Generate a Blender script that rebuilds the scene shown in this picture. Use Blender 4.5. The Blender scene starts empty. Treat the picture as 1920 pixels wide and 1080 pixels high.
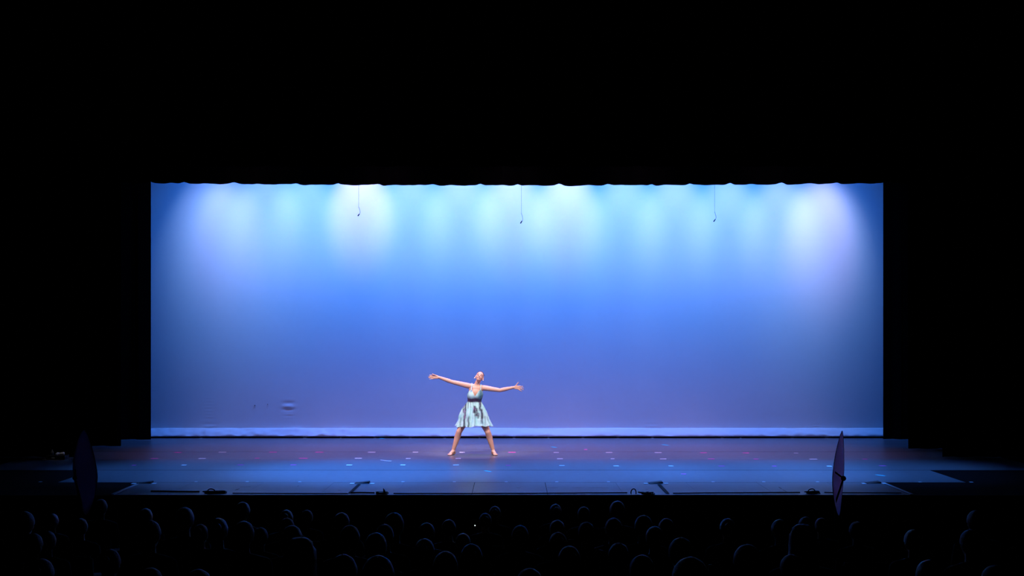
import bpy, bmesh, math, random
from mathutils import Vector, Matrix, Quaternion, noise
random.seed(7)
S = bpy.context.scene
C = S.collection
R = math.radians

# ------------------------------------------------------------------ camera
F, HC, YH = 2500.0, 2.33, 620.0            # focal length (px of 1920), eye height above stage, horizon row
cd = bpy.data.cameras.new('camera'); cam = bpy.data.objects.new('camera', cd); C.objects.link(cam)
cam.location = (0, 0, HC); cam.rotation_euler = (R(90), 0, 0)
cd.sensor_width = 36; cd.lens = 36 * F / 1920; cd.shift_y = (YH - 540) / 1920; cd.clip_end = 200
S.camera = cam
# ------------------------------------------------------------------ world, exposure
w = bpy.data.worlds.new('world'); S.world = w; w.use_nodes = True
w.node_tree.nodes['Background'].inputs[0].default_value = (0, 0, 0, 1)
w.node_tree.nodes['Background'].inputs[1].default_value = 0
S.view_settings.view_transform = 'Standard'; S.view_settings.look = 'None'
S.view_settings.exposure = 0; S.view_settings.gamma = 1; S.view_settings.use_curve_mapping = False
# ------------------------------------------------------------------ stage lights
def aim(o, tgt):
    o.rotation_euler = (Vector(tgt) - o.location).to_track_quat('-Z', 'Y').to_euler()
def spot(loc, tgt, col, power, deg, blend=1.0, size=.08):
    l = bpy.data.lights.new('spot', 'SPOT'); l.color = col; l.energy = power
    l.spot_size = R(deg); l.spot_blend = blend; l.shadow_soft_size = size
    o = bpy.data.objects.new('spot', l); C.objects.link(o); o.location = loc; aim(o, tgt); return o
def area(loc, tgt, col, power, sx, sy, spread=180):
    l = bpy.data.lights.new('area', 'AREA'); l.shape = 'RECTANGLE'; l.size = sx; l.size_y = sy
    l.color = col; l.energy = power; l.spread = R(spread)
    o = bpy.data.objects.new('area', l); C.objects.link(o); o.location = loc; aim(o, tgt); return o
HOT, WHITE, WASH, VIO, VIC, BLU = 445, 400, 680, 1800, 260, 7800
YC = 29.1                                   # backdrop distance
# cyc lamps on the batten behind the border: (photo column, strength, whiteness, aim height)
YL, ZL = 27.15, 7.5
for px, k, wh, za in ((392, .66, .1, 4.4), (430, .62, .3, 4.4), (500, .68, .2, 4.6), (575, .9, .15, 4.6), (676, .75, 1.0, 4.9), (770, .85, .25, 4.7), (865, .85, .35, 4.8), (960, .9, .6, 4.8), (1062, 1.0, .7, 4.8),
                      (1170, .9, .25, 4.6), (1265, .85, .3, 4.6), (1365, .9, .25, 4.5), (1462, .95, .3, 4.45), (1535, .85, .6, 4.35), (1558, .4, .2, 4.3)):
    X = (px - 960) / F * YC
    spot((X, YL, ZL), (X, YC, za - .2), (.37, .63, 1.0), HOT * k, 38, 1.0, .05)
    if wh: spot((X, YL, ZL), (X, YC, za + .15), (1.0, .55, .85), WHITE * wh, 30, 1.0, .05)
area((.1, YC - 1.95, 6.9), (.1, YC, .5), (.03, .21, 1.0), WASH, 12.9, .25, 140)
# violet and blue down light from the overhead electrics, soft violet wash on the foot of the backdrop
for X, k in ((-4.9, .65), (-2.5, 1.0), (0, 1.0), (2.5, 1.0), (4.9, .8)):
    spot((X, 25.9, 6.9), (X, 25.7, 0), (.58, .36, 1.0), VIO * k, 50, 1.0, .3)
for X, k in ((-5.2, .6), (-2.5, .9), (0, 1.0), (2.5, 1.0), (5.2, .65)):
    spot((X, 25.9, 7.0), (X, 28.9, -.3), (.78, .45, .72), VIC * k, 50, 1.0, .5)
    spot((X * .6, 10, 8.2), (X, 28.6, -.7), (.78, .45, .72), VIC * 5 * k, 14.5, 1.0, .2)
for X, k in ((-5.4, .34), (-2.45, 1.3), (1.3, .72), (4.0, .62), (6.0, .4)):
    spot((X, 21.75, 6.9), (X, 22.1, 0), (.05, .25, 1.0), BLU * k, 44, 1.0, .1)
# front of house spots on the dancer, side light from the wings
DX, DY = -.72, 25.0
spot((-2.8, 18.2, 9.5), (DX, DY, 1.0), (1.0, .90, .88), 4300, 12, .5, .1)
spot((2.4, 18.2, 9.5), (DX, DY, 1.0), (1.0, .88, .86), 2600, 12, .5, .1)
spot((-7.6, 24.2, 3.6), (DX, DY, .95), (1.0, .55, .85), 520, 17, .5, .1)
spot((7.8, 24.4, 3.6), (DX, DY, .95), (.95, .6, 1.0), 620, 14, .5, .1)

spot((-8.0, 22.9, 4.2), ((108 - 960) / F * 24.15, 24.15, .08), (1, .95, .95), 40, 7, .6, .05)   # unseen spot added to brighten the case in the left wing

# ------------------------------------------------------------------ helpers
def W(px, py, Y):                           # photo pixel at a known distance -> point
    return Vector(((px - 960) / F * Y, Y, HC - (py - YH) / F * Y))
def floorY(py): return F * HC / (py - YH)   # distance of a stage-floor row
def G(px, py):                              # photo pixel on the stage floor -> point
    Y = floorY(py); return Vector(((px - 960) / F * Y, Y, 0))

MATS = {}
def mat(name, col, rough=.6, spec=.5, metal=0, bump=None, var=0, trans=0, emit=0, sheen=0, coat=0):
    if name in MATS: return MATS[name]
    m = bpy.data.materials.new(name); m.use_nodes = True; MATS[name] = m
    nt = m.node_tree; b = nt.nodes['Principled BSDF']
    b.inputs['Base Color'].default_value = (*col, 1); b.inputs['Roughness'].default_value = rough
    b.inputs['Specular IOR Level'].default_value = spec; b.inputs['Metallic'].default_value = metal
    b.inputs['Sheen Weight'].default_value = sheen; b.inputs['Coat Weight'].default_value = coat
    if emit:
        b.inputs['Emission Color'].default_value = (*col, 1); b.inputs['Emission Strength'].default_value = emit
    tc = nt.nodes.new('ShaderNodeTexCoord')
    if bump:
        sc, st = bump[:2]; scv = bump[2] if len(bump) > 2 else (1, 1, 1)
        mp = nt.nodes.new('ShaderNodeMapping'); mp.inputs['Scale'].default_value = scv
        nz = nt.nodes.new('ShaderNodeTexNoise'); nz.inputs['Scale'].default_value = sc; nz.inputs['Detail'].default_value = 4
        bp = nt.nodes.new('ShaderNodeBump'); bp.inputs['Strength'].default_value = st; bp.inputs['Distance'].default_value = .02
        nt.links.new(tc.outputs['Object'], mp.inputs[0]); nt.links.new(mp.outputs[0], nz.inputs[0])
        nt.links.new(nz.outputs[0], bp.inputs['Height']); nt.links.new(bp.outputs[0], b.inputs['Normal'])
    if var:
        n2 = nt.nodes.new('ShaderNodeTexNoise'); n2.inputs['Scale'].default_value = 9; n2.inputs['Detail'].default_value = 5
        rp = nt.nodes.new('ShaderNodeMapRange'); rp.inputs['To Min'].default_value = 1 - var; rp.inputs['To Max'].default_value = 1 + var
        mx = nt.nodes.new('ShaderNodeVectorMath'); mx.operation = 'SCALE'; mx.inputs[0].default_value = col
        nt.links.new(tc.outputs['Object'], n2.inputs[0]); nt.links.new(n2.outputs[0], rp.inputs[0])
        nt.links.new(rp.outputs[0], mx.inputs['Scale']); nt.links.new(mx.outputs[0], b.inputs['Base Color'])
    if trans:
        tr = nt.nodes.new('ShaderNodeBsdfTranslucent'); tr.inputs[0].default_value = (*col, 1)
        mix = nt.nodes.new('ShaderNodeMixShader'); mix.inputs[0].default_value = trans
        out = nt.nodes['Material Output']
        nt.links.new(b.outputs[0], mix.inputs[1]); nt.links.new(tr.outputs[0], mix.inputs[2]); nt.links.new(mix.outputs[0], out.inputs[0])
    return m

def tag(o, label=None, cat=None, group=None, kind=None):
    if label: o['label'] = label
    if cat: o['category'] = cat
    if group: o['group'] = group
    if kind: o['kind'] = kind
    return o
def empty(name, loc, label=None, cat=None, group=None, rz=0):
    o = bpy.data.objects.new(name, None); C.objects.link(o); o.location = loc; o.rotation_euler = (0, 0, rz)
    o.empty_display_size = .1
    return tag(o, label, cat, group)
def link(name, me, m, parent=None, loc=(0, 0, 0)):
    o = bpy.data.objects.new(name, me); C.objects.link(o); o.location = loc
    if m is not None and not me.materials: me.materials.append(m)
    if parent: o.parent = parent
    return o
def fin(bm, name, m, parent=None, loc=(0, 0, 0), smooth=False):
    bmesh.ops.recalc_face_normals(bm, faces=bm.faces)
    if smooth:
        for f in bm.faces: f.smooth = True
    me = bpy.data.meshes.new(name); bm.to_mesh(me); bm.free()
    return link(name, me, m, parent, loc)
def copy_tree(o, parent=None):
    c = o.copy(); C.objects.link(c)
    if parent: c.parent = parent
    for ch in list(o.children): copy_tree(ch, c)
    return c
def box(bm, x0, x1, y0, y1, z0, z1, bev=0):
    r = bmesh.ops.create_cube(bm, size=1)
    for v in r['verts']:
        v.co = Vector(((x0 + x1) / 2 + v.co.x * (x1 - x0), (y0 + y1) / 2 + v.co.y * (y1 - y0), (z0 + z1) / 2 + v.co.z * (z1 - z0)))
    if bev:
        es = list({e for v in r['verts'] for e in v.link_edges})
        bmesh.ops.bevel(bm, geom=es, offset=bev, segments=2, affect='EDGES')
def frame(d):
    d = d.normalized(); a = Vector((0, 0, 1)) if abs(d.z) < .9 else Vector((1, 0, 0))
    u = d.cross(a).normalized(); return u, d.cross(u)
def tube(bm, pts, rad, n=8, closed=False):
    pts = [Vector(p) for p in pts]; rings = []
    rads = rad if isinstance(rad, (list, tuple)) else [rad] * len(pts)
    u = None
    for i, p in enumerate(pts):
        d = (pts[min(i + 1, len(pts) - 1)] - pts[max(i - 1, 0)])
        if closed: d = pts[(i + 1) % len(pts)] - pts[i - 1]
        if d.length < 1e-9: d = Vector((0, 0, 1))
        d.normalize()
        if u is None: u, v = frame(d)
        else:
            u = (u - d * u.dot(d))
            if u.length < 1e-6: u, v = frame(d)
            u.normalize(); v = d.cross(u)
        rings.append([bm.verts.new(p + (u * math.cos(t) + v * math.sin(t)) * rads[i]) for t in [k * 2 * math.pi / n for k in range(n)]])
    m = len(rings)
    for i in range(m if closed else m - 1):
        a, b = rings[i], rings[(i + 1) % m]
        for k in range(n): bm.faces.new((a[k], a[(k + 1) % n], b[(k + 1) % n], b[k]))
    if not closed:
        bm.faces.new(rings[0][::-1]); bm.faces.new(rings[-1])
def capsule(bm, p0, r0, p1, r1, n=14):
    p0, p1 = Vector(p0), Vector(p1); d = (p1 - p0).normalized()
    pts, rs = [], []
    for k in (85, 65, 45, 25): a = R(k); pts.append(p0 - d * r0 * math.sin(a)); rs.append(r0 * math.cos(a))
    pts.append(p0); rs.append(r0); pts.append(p1); rs.append(r1)
    for k in (25, 45, 65, 85): a = R(k); pts.append(p1 + d * r1 * math.sin(a)); rs.append(r1 * math.cos(a))
    tube(bm, pts, rs, n)
def ell(bm, c, r, rot=None, seg=20):
    res = bmesh.ops.create_uvsphere(bm, u_segments=seg, v_segments=seg // 2 + 2, radius=1)
    M = Matrix.Translation(c) @ (rot.to_4x4() if rot else Matrix.Identity(4)) @ Matrix.Diagonal((*r, 1))
    bmesh.ops.transform(bm, matrix=M, verts=res['verts'])
def fuse(bm, voxel, smooth=4, fac=.5):      # one continuous surface out of overlapping volumes
    bmesh.ops.recalc_face_normals(bm, faces=bm.faces)
    me = bpy.data.meshes.new('body'); bm.to_mesh(me); bm.free()
    o = bpy.data.objects.new('body', me); C.objects.link(o)
    md = o.modifiers.new('r', 'REMESH'); md.mode = 'VOXEL'; md.voxel_size = voxel; md.use_smooth_shade = True
    if smooth: s = o.modifiers.new('s', 'SMOOTH'); s.iterations = smooth; s.factor = fac
    dg = bpy.context.evaluated_depsgraph_get(); dg.update()
    me2 = bpy.data.meshes.new_from_object(o.evaluated_get(dg))
    bpy.data.objects.remove(o); bpy.data.meshes.remove(me)
    for p in me2.polygons: p.use_smooth = True
    return me2

# ------------------------------------------------------------------ materials
M_paint = mat('black_paint', (.002, .002, .0025), .95, .05, var=.2)
M_velvet = mat('black_velvet', (.0014, .0014, .0016), 1.0, .02, bump=(60, .2))
M_deck = mat('matte_deck', (.003, .003, .0035), .95, .02, bump=(30, .1), var=.3)
M_vinyl = mat('dance_vinyl', (.11, .105, .115), .33, .5, bump=(10, .12, (.4, 5, 1)), var=.35)
M_hard = mat('hardboard', (.12, .10, .105), .34, .5, bump=(5, .04, (.6, 5, 1)), var=.25)
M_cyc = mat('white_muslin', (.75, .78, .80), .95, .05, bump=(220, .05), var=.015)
M_white = mat('white_tape', (.80, .80, .82), .6)
M_pink = mat('pink_tape', (.85, .10, .42), .6)
M_teal = mat('teal_tape', (.02, .55, .60), .6)
M_black = mat('black_rubber', (.006, .006, .007), .6, .3)
M_blackmetal = mat('black_metal', (.012, .012, .014), .5, .4)
M_alu = mat('worn_aluminium', (.28, .29, .32), .5, .5, var=.3)
M_cable = mat('grey_cable', (.06, .14, .15), .5)
M_skin = mat('skin', (.76, .42, .31), .5, .4)
M_hair = mat('brown_hair', (.10, .035, .025), .45, .5, bump=(40, .3, (6, 1, 1)))
M_lip = mat('lip', (.45, .07, .07), .4)
M_lash = mat('eyelash', (.06, .025, .02), .6)
M_hole = mat('dark_hole', (.05, .04, .05), .9)
M_pearl = mat('pearl', (.85, .80, .80), .25)

# ------------------------------------------------------------------ setting
ZE = floorY(928)                            # stage edge
ZM = floorY(904.5)                          # front edge of the dance vinyl
bm = bmesh.new(); box(bm, -12, 12, ZE, 31, -.30, -.006)
deck = tag(fin(bm, 'floor', M_deck), kind='structure')
bm = bmesh.new(); box(bm, -12, 12, ZE + .03, ZE + .08, -1.30, -.30)
tag(fin(bm, 'wall_front', M_paint), kind='structure')
bm = bmesh.new(); box(bm, -5.66, 5.66, ZE - .035, ZE, -.05, .004, .006)
tag(fin(bm, 'trim_1', M_hard), kind='structure')
for nm, b in (('wall_back', (-12, 12, 30.9, 31, -.3, 10)), ('wall_left', (-12.1, -12, -4, 31, -1.4, 10)), ('wall_right', (12, 12.1, -4, 31, -1.4, 10)),
              ('wall_rear', (-12, 12, -4.1, -4, -1.4, 10)), ('ceiling', (-12, 12, -4, 31, 10, 10.1))):
    bm = bmesh.new(); box(bm, *b); tag(fin(bm, nm, M_paint), kind='structure')
# proscenium: two side piers and a header around the opening
for nm, b in (('wall_proscenium_left', (-12, -9.6, 20.2, 20.6, 0, 10)), ('wall_proscenium_right', (9.6, 12, 20.2, 20.6, 0, 10)),
              ('wall_proscenium_top', (-9.6, 9.6, 20.2, 20.6, 8.2, 10))):
    bm = bmesh.new(); box(bm, *b); tag(fin(bm, nm, M_paint), kind='structure')

# apron boards: hardboard panels in front of the vinyl
xs = [-5.65] + [-.573 + 1.081 * k for k in range(-4, 6)] + [5.65]
for i in range(len(xs) - 1):
    bm = bmesh.new(); g0, g1 = [.0035 if abs(q) < .7 else .0008 for q in (xs[i], xs[i + 1])]
    box(bm, xs[i] + g0, xs[i + 1] - g1, ZE + .002, ZM - .006, -.006, random.uniform(-.0005, .0012), .0015)
    fin(bm, 'panel', M_hard, deck)
# worn metal edges closing the boarded apron left and right
for s, lab in ((-1, 'thin worn metal edging on the floor at the left end of the apron boards'), (1, 'thin worn metal edging on the floor at the right end of the apron boards')):
    bm = bmesh.new(); box(bm, -.028, .028, -.74, .74, 0, .010, .004)
    o = fin(bm, 'edge_strip', M_alu, loc=(s * 5.69, (ZE + ZM) / 2 + .02, -.006)); tag(o, lab, 'edging')

# dance floor of vinyl strips with tape marks
dance = empty('dance_floor', (0, 24, 0), 'glossy dark vinyl dance floor in long crosswise strips, dotted with tape marks', 'dance floor')
rows = [904.5, 881.5, 862.0, 847.0, 832.7, 820.6]
strips = []
for i in range(5):
    y0, y1 = floorY(rows[i]), floorY(rows[i + 1])
    x0, x1 = (-6.98, 6.97) if i == 0 else ((-8.9, 9.0) if i < 3 else (-8.6, 8.7))
    bm = bmesh.new(); n = 24; top = []
    for k in range(n):
        a, b = x0 + (x1 - x0) * k / n, x0 + (x1 - x0) * (k + 1) / n
    box(bm, x0, x1, y0 + .006, y1 - .012, -.006, .0 + (i % 2) * .001, .001)
    o = fin(bm, 'vinyl_strip', M_vinyl, dance, loc=(0, -24, 0)); strips.append((y0, y1, o))
def strip_of(y):
    for a, b, o in strips:
        if a <= y < b: return o
    return strips[0][2] if y < strips[0][0] else strips[-1][2]
TZ = .0016
tape_meshes = {}
def tape(px, py, wpx, m, depth=.05, parent=None, rot=0, label=None):
    p = G(px, py); wd = wpx / F * p.y; depth *= 1.9
    bm = bmesh.new(); box(bm, -wd / 2, wd / 2, -depth / 2, depth / 2, 0, .0012)
    bmesh.ops.rotate(bm, cent=(0, 0, 0), matrix=Matrix.Rotation(rot, 3, 'Z'), verts=bm.verts)
    par = parent or strip_of(p.y)
    base = par.matrix_basis.translation + (par.parent.matrix_basis.translation if par.parent else Vector())
    o = fin(bm, 'tape_mark', m, par, loc=Vector((p.x, p.y, TZ)) - base)
    if label: o['label'] = label
    return o
wA, pA, tA = M_white, M_pink, M_teal
for x, wd in ((377, 6), (572, 6), (639, 3), (703, 4), (769, 5), (834, 5), (899, 3), (964, 5), (1028, 4), (1093, 5), (1159, 5), (1223, 5), (1354, 5), (1388, 3), (1485, 5), (1550, 5)):
    tape(x, 821.2, wd, wA, .07)
for x, y, wd, m in ((334, 848.5, 14, pA), (417, 848, 14, wA), (512, 848, 14, pA), (599, 848, 15, pA), (697, 848, 14, wA), (779, 848, 10, wA), (866.6, 848.2, 10, wA), (960, 848.2, 14, pA),
        (1043, 848.5, 10, wA), (1142, 848.5, 12, wA), (1234, 848.8, 13, wA), (1319, 849.2, 12, pA), (1398.5, 849.5, 12, pA), (1492.5, 849.8, 8, wA),
        (289, 860, 14, pA), (379, 860, 13, wA), (482, 859.3, 9, pA), (568.6, 859.5, 16, pA), (672, 859.5, 13, wA), (765.5, 860, 9, wA), (859, 860, 10, wA), (1050, 860.4, 11, wA),
        (1148.6, 860.4, 7, wA), (1243.5, 860.7, 12, wA), (1333.6, 860.8, 12, pA), (1417.5, 861, 9, pA), (1525, 861.2, 14, wA), (1622, 861.2, 9, pA),
        (251, 872.5, 8, pA), (345, 872.2, 9, wA), (451, 872, 12, pA), (550, 872, 11, pA), (655, 872, 11, wA), (755.5, 872, 9, wA), (855, 872, 11, wA), (953, 872.7, 9, pA),
        (1053.6, 873, 10, wA), (1155, 873.7, 10, wA), (1258, 873.7, 9, wA), (1353, 874, 12, pA), (1452, 874.2, 8, pA), (1555, 874.2, 9, wA), (1655, 873.5, 13, pA), (1281.7, 889, 9, pA), (1098, 843, 6, pA)):
    tape(x, y, wd, m, .055, rot=random.uniform(-.12, .12))
for x, y in ((716, 822.2), (914.7, 883.7), (1038.5, 838.7), (1248, 834.6), (1651, 891.5)):
    tape(x, y, 6, tA, .11, rot=.5, label='teal tape mark')
for x, y in ((76, 904), (367.5, 903.8), (463.5, 903.8), (562, 904), (755.6, 904), (852, 904), (949, 904), (1044, 904), (1141, 904), (1337, 904), (1432, 904), (1533, 904)):
    tape(x, y - .4, 5.5, wA, .035)
for x in (1725, 1821):
    tape(x, 904.1, 6, wA, .035, parent=dance)
bm = bmesh.new()
pts = [G(713.5 + 20.5 * t, 862.4 + 2.2 * math.sin(t * 1.75)) for t in [k / 8 for k in range(9)]]
for a, b in zip(pts, pts[1:]):
    vs = [bm.verts.new(Vector((q.x, q.y + s, TZ + .0012))) for q, s in ((a, -.025), (b, -.025), (b, .025), (a, .025))]; bm.faces.new(vs)
bmesh.ops.remove_doubles(bm, verts=bm.verts, dist=1e-5)
bmesh.ops.solidify(bm, geom=bm.faces[:], thickness=.0012)
fin(bm, 'tape_mark', M_white, strip_of(24.1), loc=(0, 0, 0))

# ------------------------------------------------------------------ backdrop (cyclorama)
CX = (282 + 1656) / 2
cyc = empty('cyclorama', (0, YC, 0), 'wide smooth white backdrop lit blue, glowing bright along its top edge', 'backdrop')
def gauss(x, s): return math.exp(-.5 * (x / s) ** 2)
def dents(x, z):
    d = 0
    def at(px, py): return (px - 960) / F * YC, HC - (py - YH) / F * YC
    for px, py, sx, sz, amp, wl in ((541, 762, .075, .075, .020, .16), (541, 777, .06, .05, .005, .07), (392, 799, .075, .05, .010, .10), (392, 770, .06, .2, .0022, .07),
                                    (1222, 799, .09, .05, .005, .09), (1531, 799, .05, .03, .006, .06), (478, 760, .02, .02, .010, .05), (502, 758, .014, .02, .008, .05), (286, 731, .05, .06, .004, .07)):
        cx, cz = at(px, py)
        if abs(x - cx) < 4 * sx and abs(z - cz) < 4 * sz:
            d += amp * gauss(x - cx, sx) * gauss(z - cz, sz) * math.cos((z - cz) / wl * 2 * math.pi)
    d += .006 * noise.noise(Vector((x * .5, z * .15, 2))) + .0012 * noise.noise(Vector((x * 1.1, z * .4, 7)))
    d += .0003 * noise.noise(Vector((x * .6, z * 9, 11)))
    return d
bm = bmesh.new(); nx, nz = 430, 250; X0, X1, Zb, Zt = -8.5, 8.7, .205, 7.4
g = []
for j in range(nz + 1):
    t = j / nz; z = Zb + (Zt - Zb) * (t ** 1.25)
    g.append([bm.verts.new((X0 + (X1 - X0) * i / nx, -dents(X0 + (X1 - X0) * i / nx, z), z)) for i in range(nx + 1)])
for j in range(nz):
    for i in range(nx): bm.faces.new((g[j][i], g[j][i + 1], g[j + 1][i + 1], g[j + 1][i]))
for f in bm.faces: f.smooth = True
me = bpy.data.meshes.new('cloth'); bm.to_mesh(me); bm.free(); link('cloth', me, M_cyc, cyc)
# weighted hem folded forward along the bottom
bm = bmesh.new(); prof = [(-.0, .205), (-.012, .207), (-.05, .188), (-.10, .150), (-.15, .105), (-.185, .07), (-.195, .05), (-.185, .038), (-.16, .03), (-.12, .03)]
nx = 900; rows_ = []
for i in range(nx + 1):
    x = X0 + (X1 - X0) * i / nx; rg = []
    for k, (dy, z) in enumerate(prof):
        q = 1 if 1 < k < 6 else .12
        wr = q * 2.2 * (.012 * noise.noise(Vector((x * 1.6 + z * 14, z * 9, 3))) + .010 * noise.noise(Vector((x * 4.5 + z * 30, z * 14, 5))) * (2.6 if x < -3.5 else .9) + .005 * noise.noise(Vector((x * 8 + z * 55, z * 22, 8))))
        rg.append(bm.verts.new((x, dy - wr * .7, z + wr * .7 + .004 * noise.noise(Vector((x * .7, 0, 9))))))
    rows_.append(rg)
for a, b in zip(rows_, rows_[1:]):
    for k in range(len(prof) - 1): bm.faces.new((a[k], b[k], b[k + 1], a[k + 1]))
fin(bm, 'hem', mat('pale_hem_cloth', (.88, .88, .86), .9, .05), cyc, smooth=True)  # hem set paler than the backdrop cloth above it
for px, py, r in ((478, 760, .009), (502, 758, .007)):  # dark discs painted in for two small holes in the cloth
    bm = bmesh.new(); tube(bm, [((px - 960) / F * YC, -.024, HC - (py - YH) / F * YC), ((px - 960) / F * YC, -.002, HC - (py - YH) / F * YC)], r, 10); fin(bm, 'hole', M_hole, cyc)
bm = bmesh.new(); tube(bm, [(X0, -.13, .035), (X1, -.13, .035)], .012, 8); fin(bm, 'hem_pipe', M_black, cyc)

# ------------------------------------------------------------------ black masking curtains
def drape(name, x0, x1, y, z0, z1, label, folds=7, amp=.07, bottom=None, phase=0):
    root = empty(name, ((x0 + x1) / 2, y, z0), label, 'curtain')
    cx = (x0 + x1) / 2; n = max(40, int(folds * 14)); bm = bmesh.new(); lo, hi = [], []
    for i in range(n + 1):
        t = i / n; x = x0 + (x1 - x0) * t
        a = amp * (math.sin(t * folds * 2 * math.pi + phase) + .3 * math.sin(t * folds * 5.1 * math.pi + 1)) * min(1, min(t, 1 - t) * folds * 2 + .15)
        zb = bottom(x) if bottom else 0
        lo.append(bm.verts.new((x - cx, a, zb))); hi.append(bm.verts.new((x - cx, a * .8, z1 - z0)))
    for i in range(n): bm.faces.new((lo[i], lo[i + 1], hi[i + 1], hi[i]))
    bmesh.ops.solidify(bm, geom=bm.faces[:], thickness=.008)
    fin(bm, 'cloth', M_velvet, root, smooth=True)
    bm = bmesh.new(); tube(bm, [(x0 - cx, 0, z1 - z0), (x1 - cx, 0, z1 - z0)], .025, 8); fin(bm, 'hanging_pipe', M_blackmetal, root)
    for i in range(4 if z0 > 3 else 2):
        xx = (x0 - cx) * (.9 - .6 * i if z0 > 3 else .8 - 1.6 * i); bm = bmesh.new(); tube(bm, [(xx, 0, z1 - z0), (xx, 0, 10 - z0)], .006, 6); fin(bm, 'suspension_wire', M_blackmetal, root)
    return root
def legx(px, Y): return (px - 960) / F * Y
for pxe, Y, s, lab in ((283, 28.4, -1, 'black leg curtain bordering the left edge of the lit backdrop'),
                       (227, 26.8, -1, 'black leg curtain in the left wing, second from the backdrop'),
                       (150, 24.5, -1, 'black leg curtain in the left wing, third from the backdrop, behind the oval panel'),
                       (1656, 28.5, 1, 'black leg curtain bordering the right edge of the lit backdrop'),
                       (1703, 26.2, 1, 'black leg curtain in the right wing, second from the backdrop'),
                       (1767, 24.5, 1, 'black leg curtain in the right wing, third from the backdrop')):
    xe = legx(pxe, Y); xo = s * 11.6
    drape('leg_curtain', min(xe, xo), max(xe, xo), Y, .012, 8.6, lab, folds=max(4, int(abs(xo - xe) * 2)), amp=.06)
YB = 27.0
def bord(x):
    px = 960 + x * F / YB
    z = (347.8 - 4.6 * ((px - 985) / 700) ** 2)
    z += 1.3 * noise.noise(Vector((px * .02, 0, 0))) + 1.1 * noise.noise(Vector((px * .055, 5, 0)))
    f = (px / 84 + .6 * noise.noise(Vector((px * .004, 3, 3)))) % 1
    z -= 2.6 * gauss(f - .5, .05)
    return (347 - z) / F * YB
drape('border_curtain', -9.4, 9.4, YB, HC + (YH - 347) / F * YB, 8.6, 'black border curtain with a scalloped lower edge across the top of the lit backdrop', folds=34, amp=.05, bottom=bord)
drape('border_curtain', -9.6, 9.6, 25.3, 5.45, 8.6, 'black border curtain hung in front of the one that trims the backdrop', folds=30, amp=.05)
drape('border_curtain', -9.6, 9.6, 22.6, 5.5, 8.6, 'black border curtain nearest the audience, lost in the dark above the stage', folds=30, amp=.05)

# ------------------------------------------------------------------ hanging microphones
for pts, lab in (([(672.5, 388), (674.5, 393), (675.3, 398), (674.2, 401), (670.8, 405)], 'left one of three tiny microphones hanging on wires before the backdrop'),
                 ([(977.5, 400), (979.5, 406), (980.4, 411), (979, 414), (975.8, 419)], 'middle one of three tiny microphones hanging on wires, longest wire'),
                 ([(1340, 397), (1342, 404), (1342.8, 408), (1341.5, 411), (1338, 415.5)], 'right one of three tiny microphones hanging on wires before the backdrop')):
    Y = 27.35; P = [W(x, y, Y) for x, y in pts]; top = Vector((P[0].x, Y, 10))
    root = empty('hanging_microphone', P[0], lab, 'microphone')
    o0 = P[0]
    bm = bmesh.new(); tube(bm, [top - o0, P[0] - o0], .0024, 6); fin(bm, 'wire', M_cable, root, smooth=True)
    bm = bmesh.new(); tube(bm, [p - o0 for p in P[:4]], .004, 8); fin(bm, 'gooseneck', M_cable, root, smooth=True)
    bm = bmesh.new(); tube(bm, [P[3] - o0, P[3].lerp(P[4], .25) - o0, P[4] - o0], [.006, .011, .011], 10); fin(bm, 'capsule', M_black, root, smooth=True)

# ------------------------------------------------------------------ floor pockets and cables on the apron
for px, lab, d in ((270, 'black floor pocket beside the left metal edging of the apron', 1), (679, 'black floor pocket on the apron left of the dancer', 1),
                   (1230, 'black floor pocket on the apron right of the dancer', 1), (1639, 'black floor pocket beside the right metal edging of the apron', 1)):
    p = G(px, 907); root = empty('floor_pocket', (p.x, p.y, 0.002), lab, 'floor pocket')
    bm = bmesh.new(); s = p.y / F
    box(bm, -14 * s, 13 * s, -.02, .16, 0, .028, .006)
    for v in bm.verts:
        if v.co.x < -8 * s and v.co.z > .015: v.co.z = .006; v.co.x += .03
    fin(bm, 'lid', M_black, root)
    bm = bmesh.new(); box(bm, -12 * s, 12 * s, -.055, -.028, 0, .004, .001); fin(bm, 'rim', M_alu, root)
    for xx in (-19 * s, 19 * s):
        bm = bmesh.new(); box(bm, xx - .03, xx + .03, -.05, .05, .0, .004); fin(bm, 'tape_mark', M_white, root)
def ribbon(name, pa, pb, wd, m, lab, cat):
    a, b = G(*pa), G(*pb); d = (b - a).normalized(); nrm = Vector((-d.y, d.x, 0)) * wd / 2; bm = bmesh.new()
    n = 10; L, Rr = [], []
    for i in range(n + 1):
        p = a.lerp(b, i / n); prof = [(-1, 0), (-.5, .007), (0, .009), (.5, .007), (1, 0)]
        L.append([bm.verts.new(p - a + nrm * (k + .05 * random.uniform(-1, 1)) + Vector((0, 0, z))) for k, z in prof])
    for u, v in zip(L, L[1:]):
        for k in range(4): bm.faces.new((u[k], v[k], v[k + 1], u[k + 1]))
    bmesh.ops.solidify(bm, geom=bm.faces[:], thickness=.001)
    return tag(fin(bm, name, m, loc=(a.x, a.y, .003)), lab, cat)
ribbon('taped_cable', (673, 909), (656, 925), .055, M_black, 'black taped-down cable running from the pocket left of the dancer to the stage edge', 'cable')
ribbon('taped_cable', (1236, 909), (1252, 926), .06, M_black, 'black taped-down cable running from the pocket right of the dancer to the stage edge', 'cable')
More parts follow.
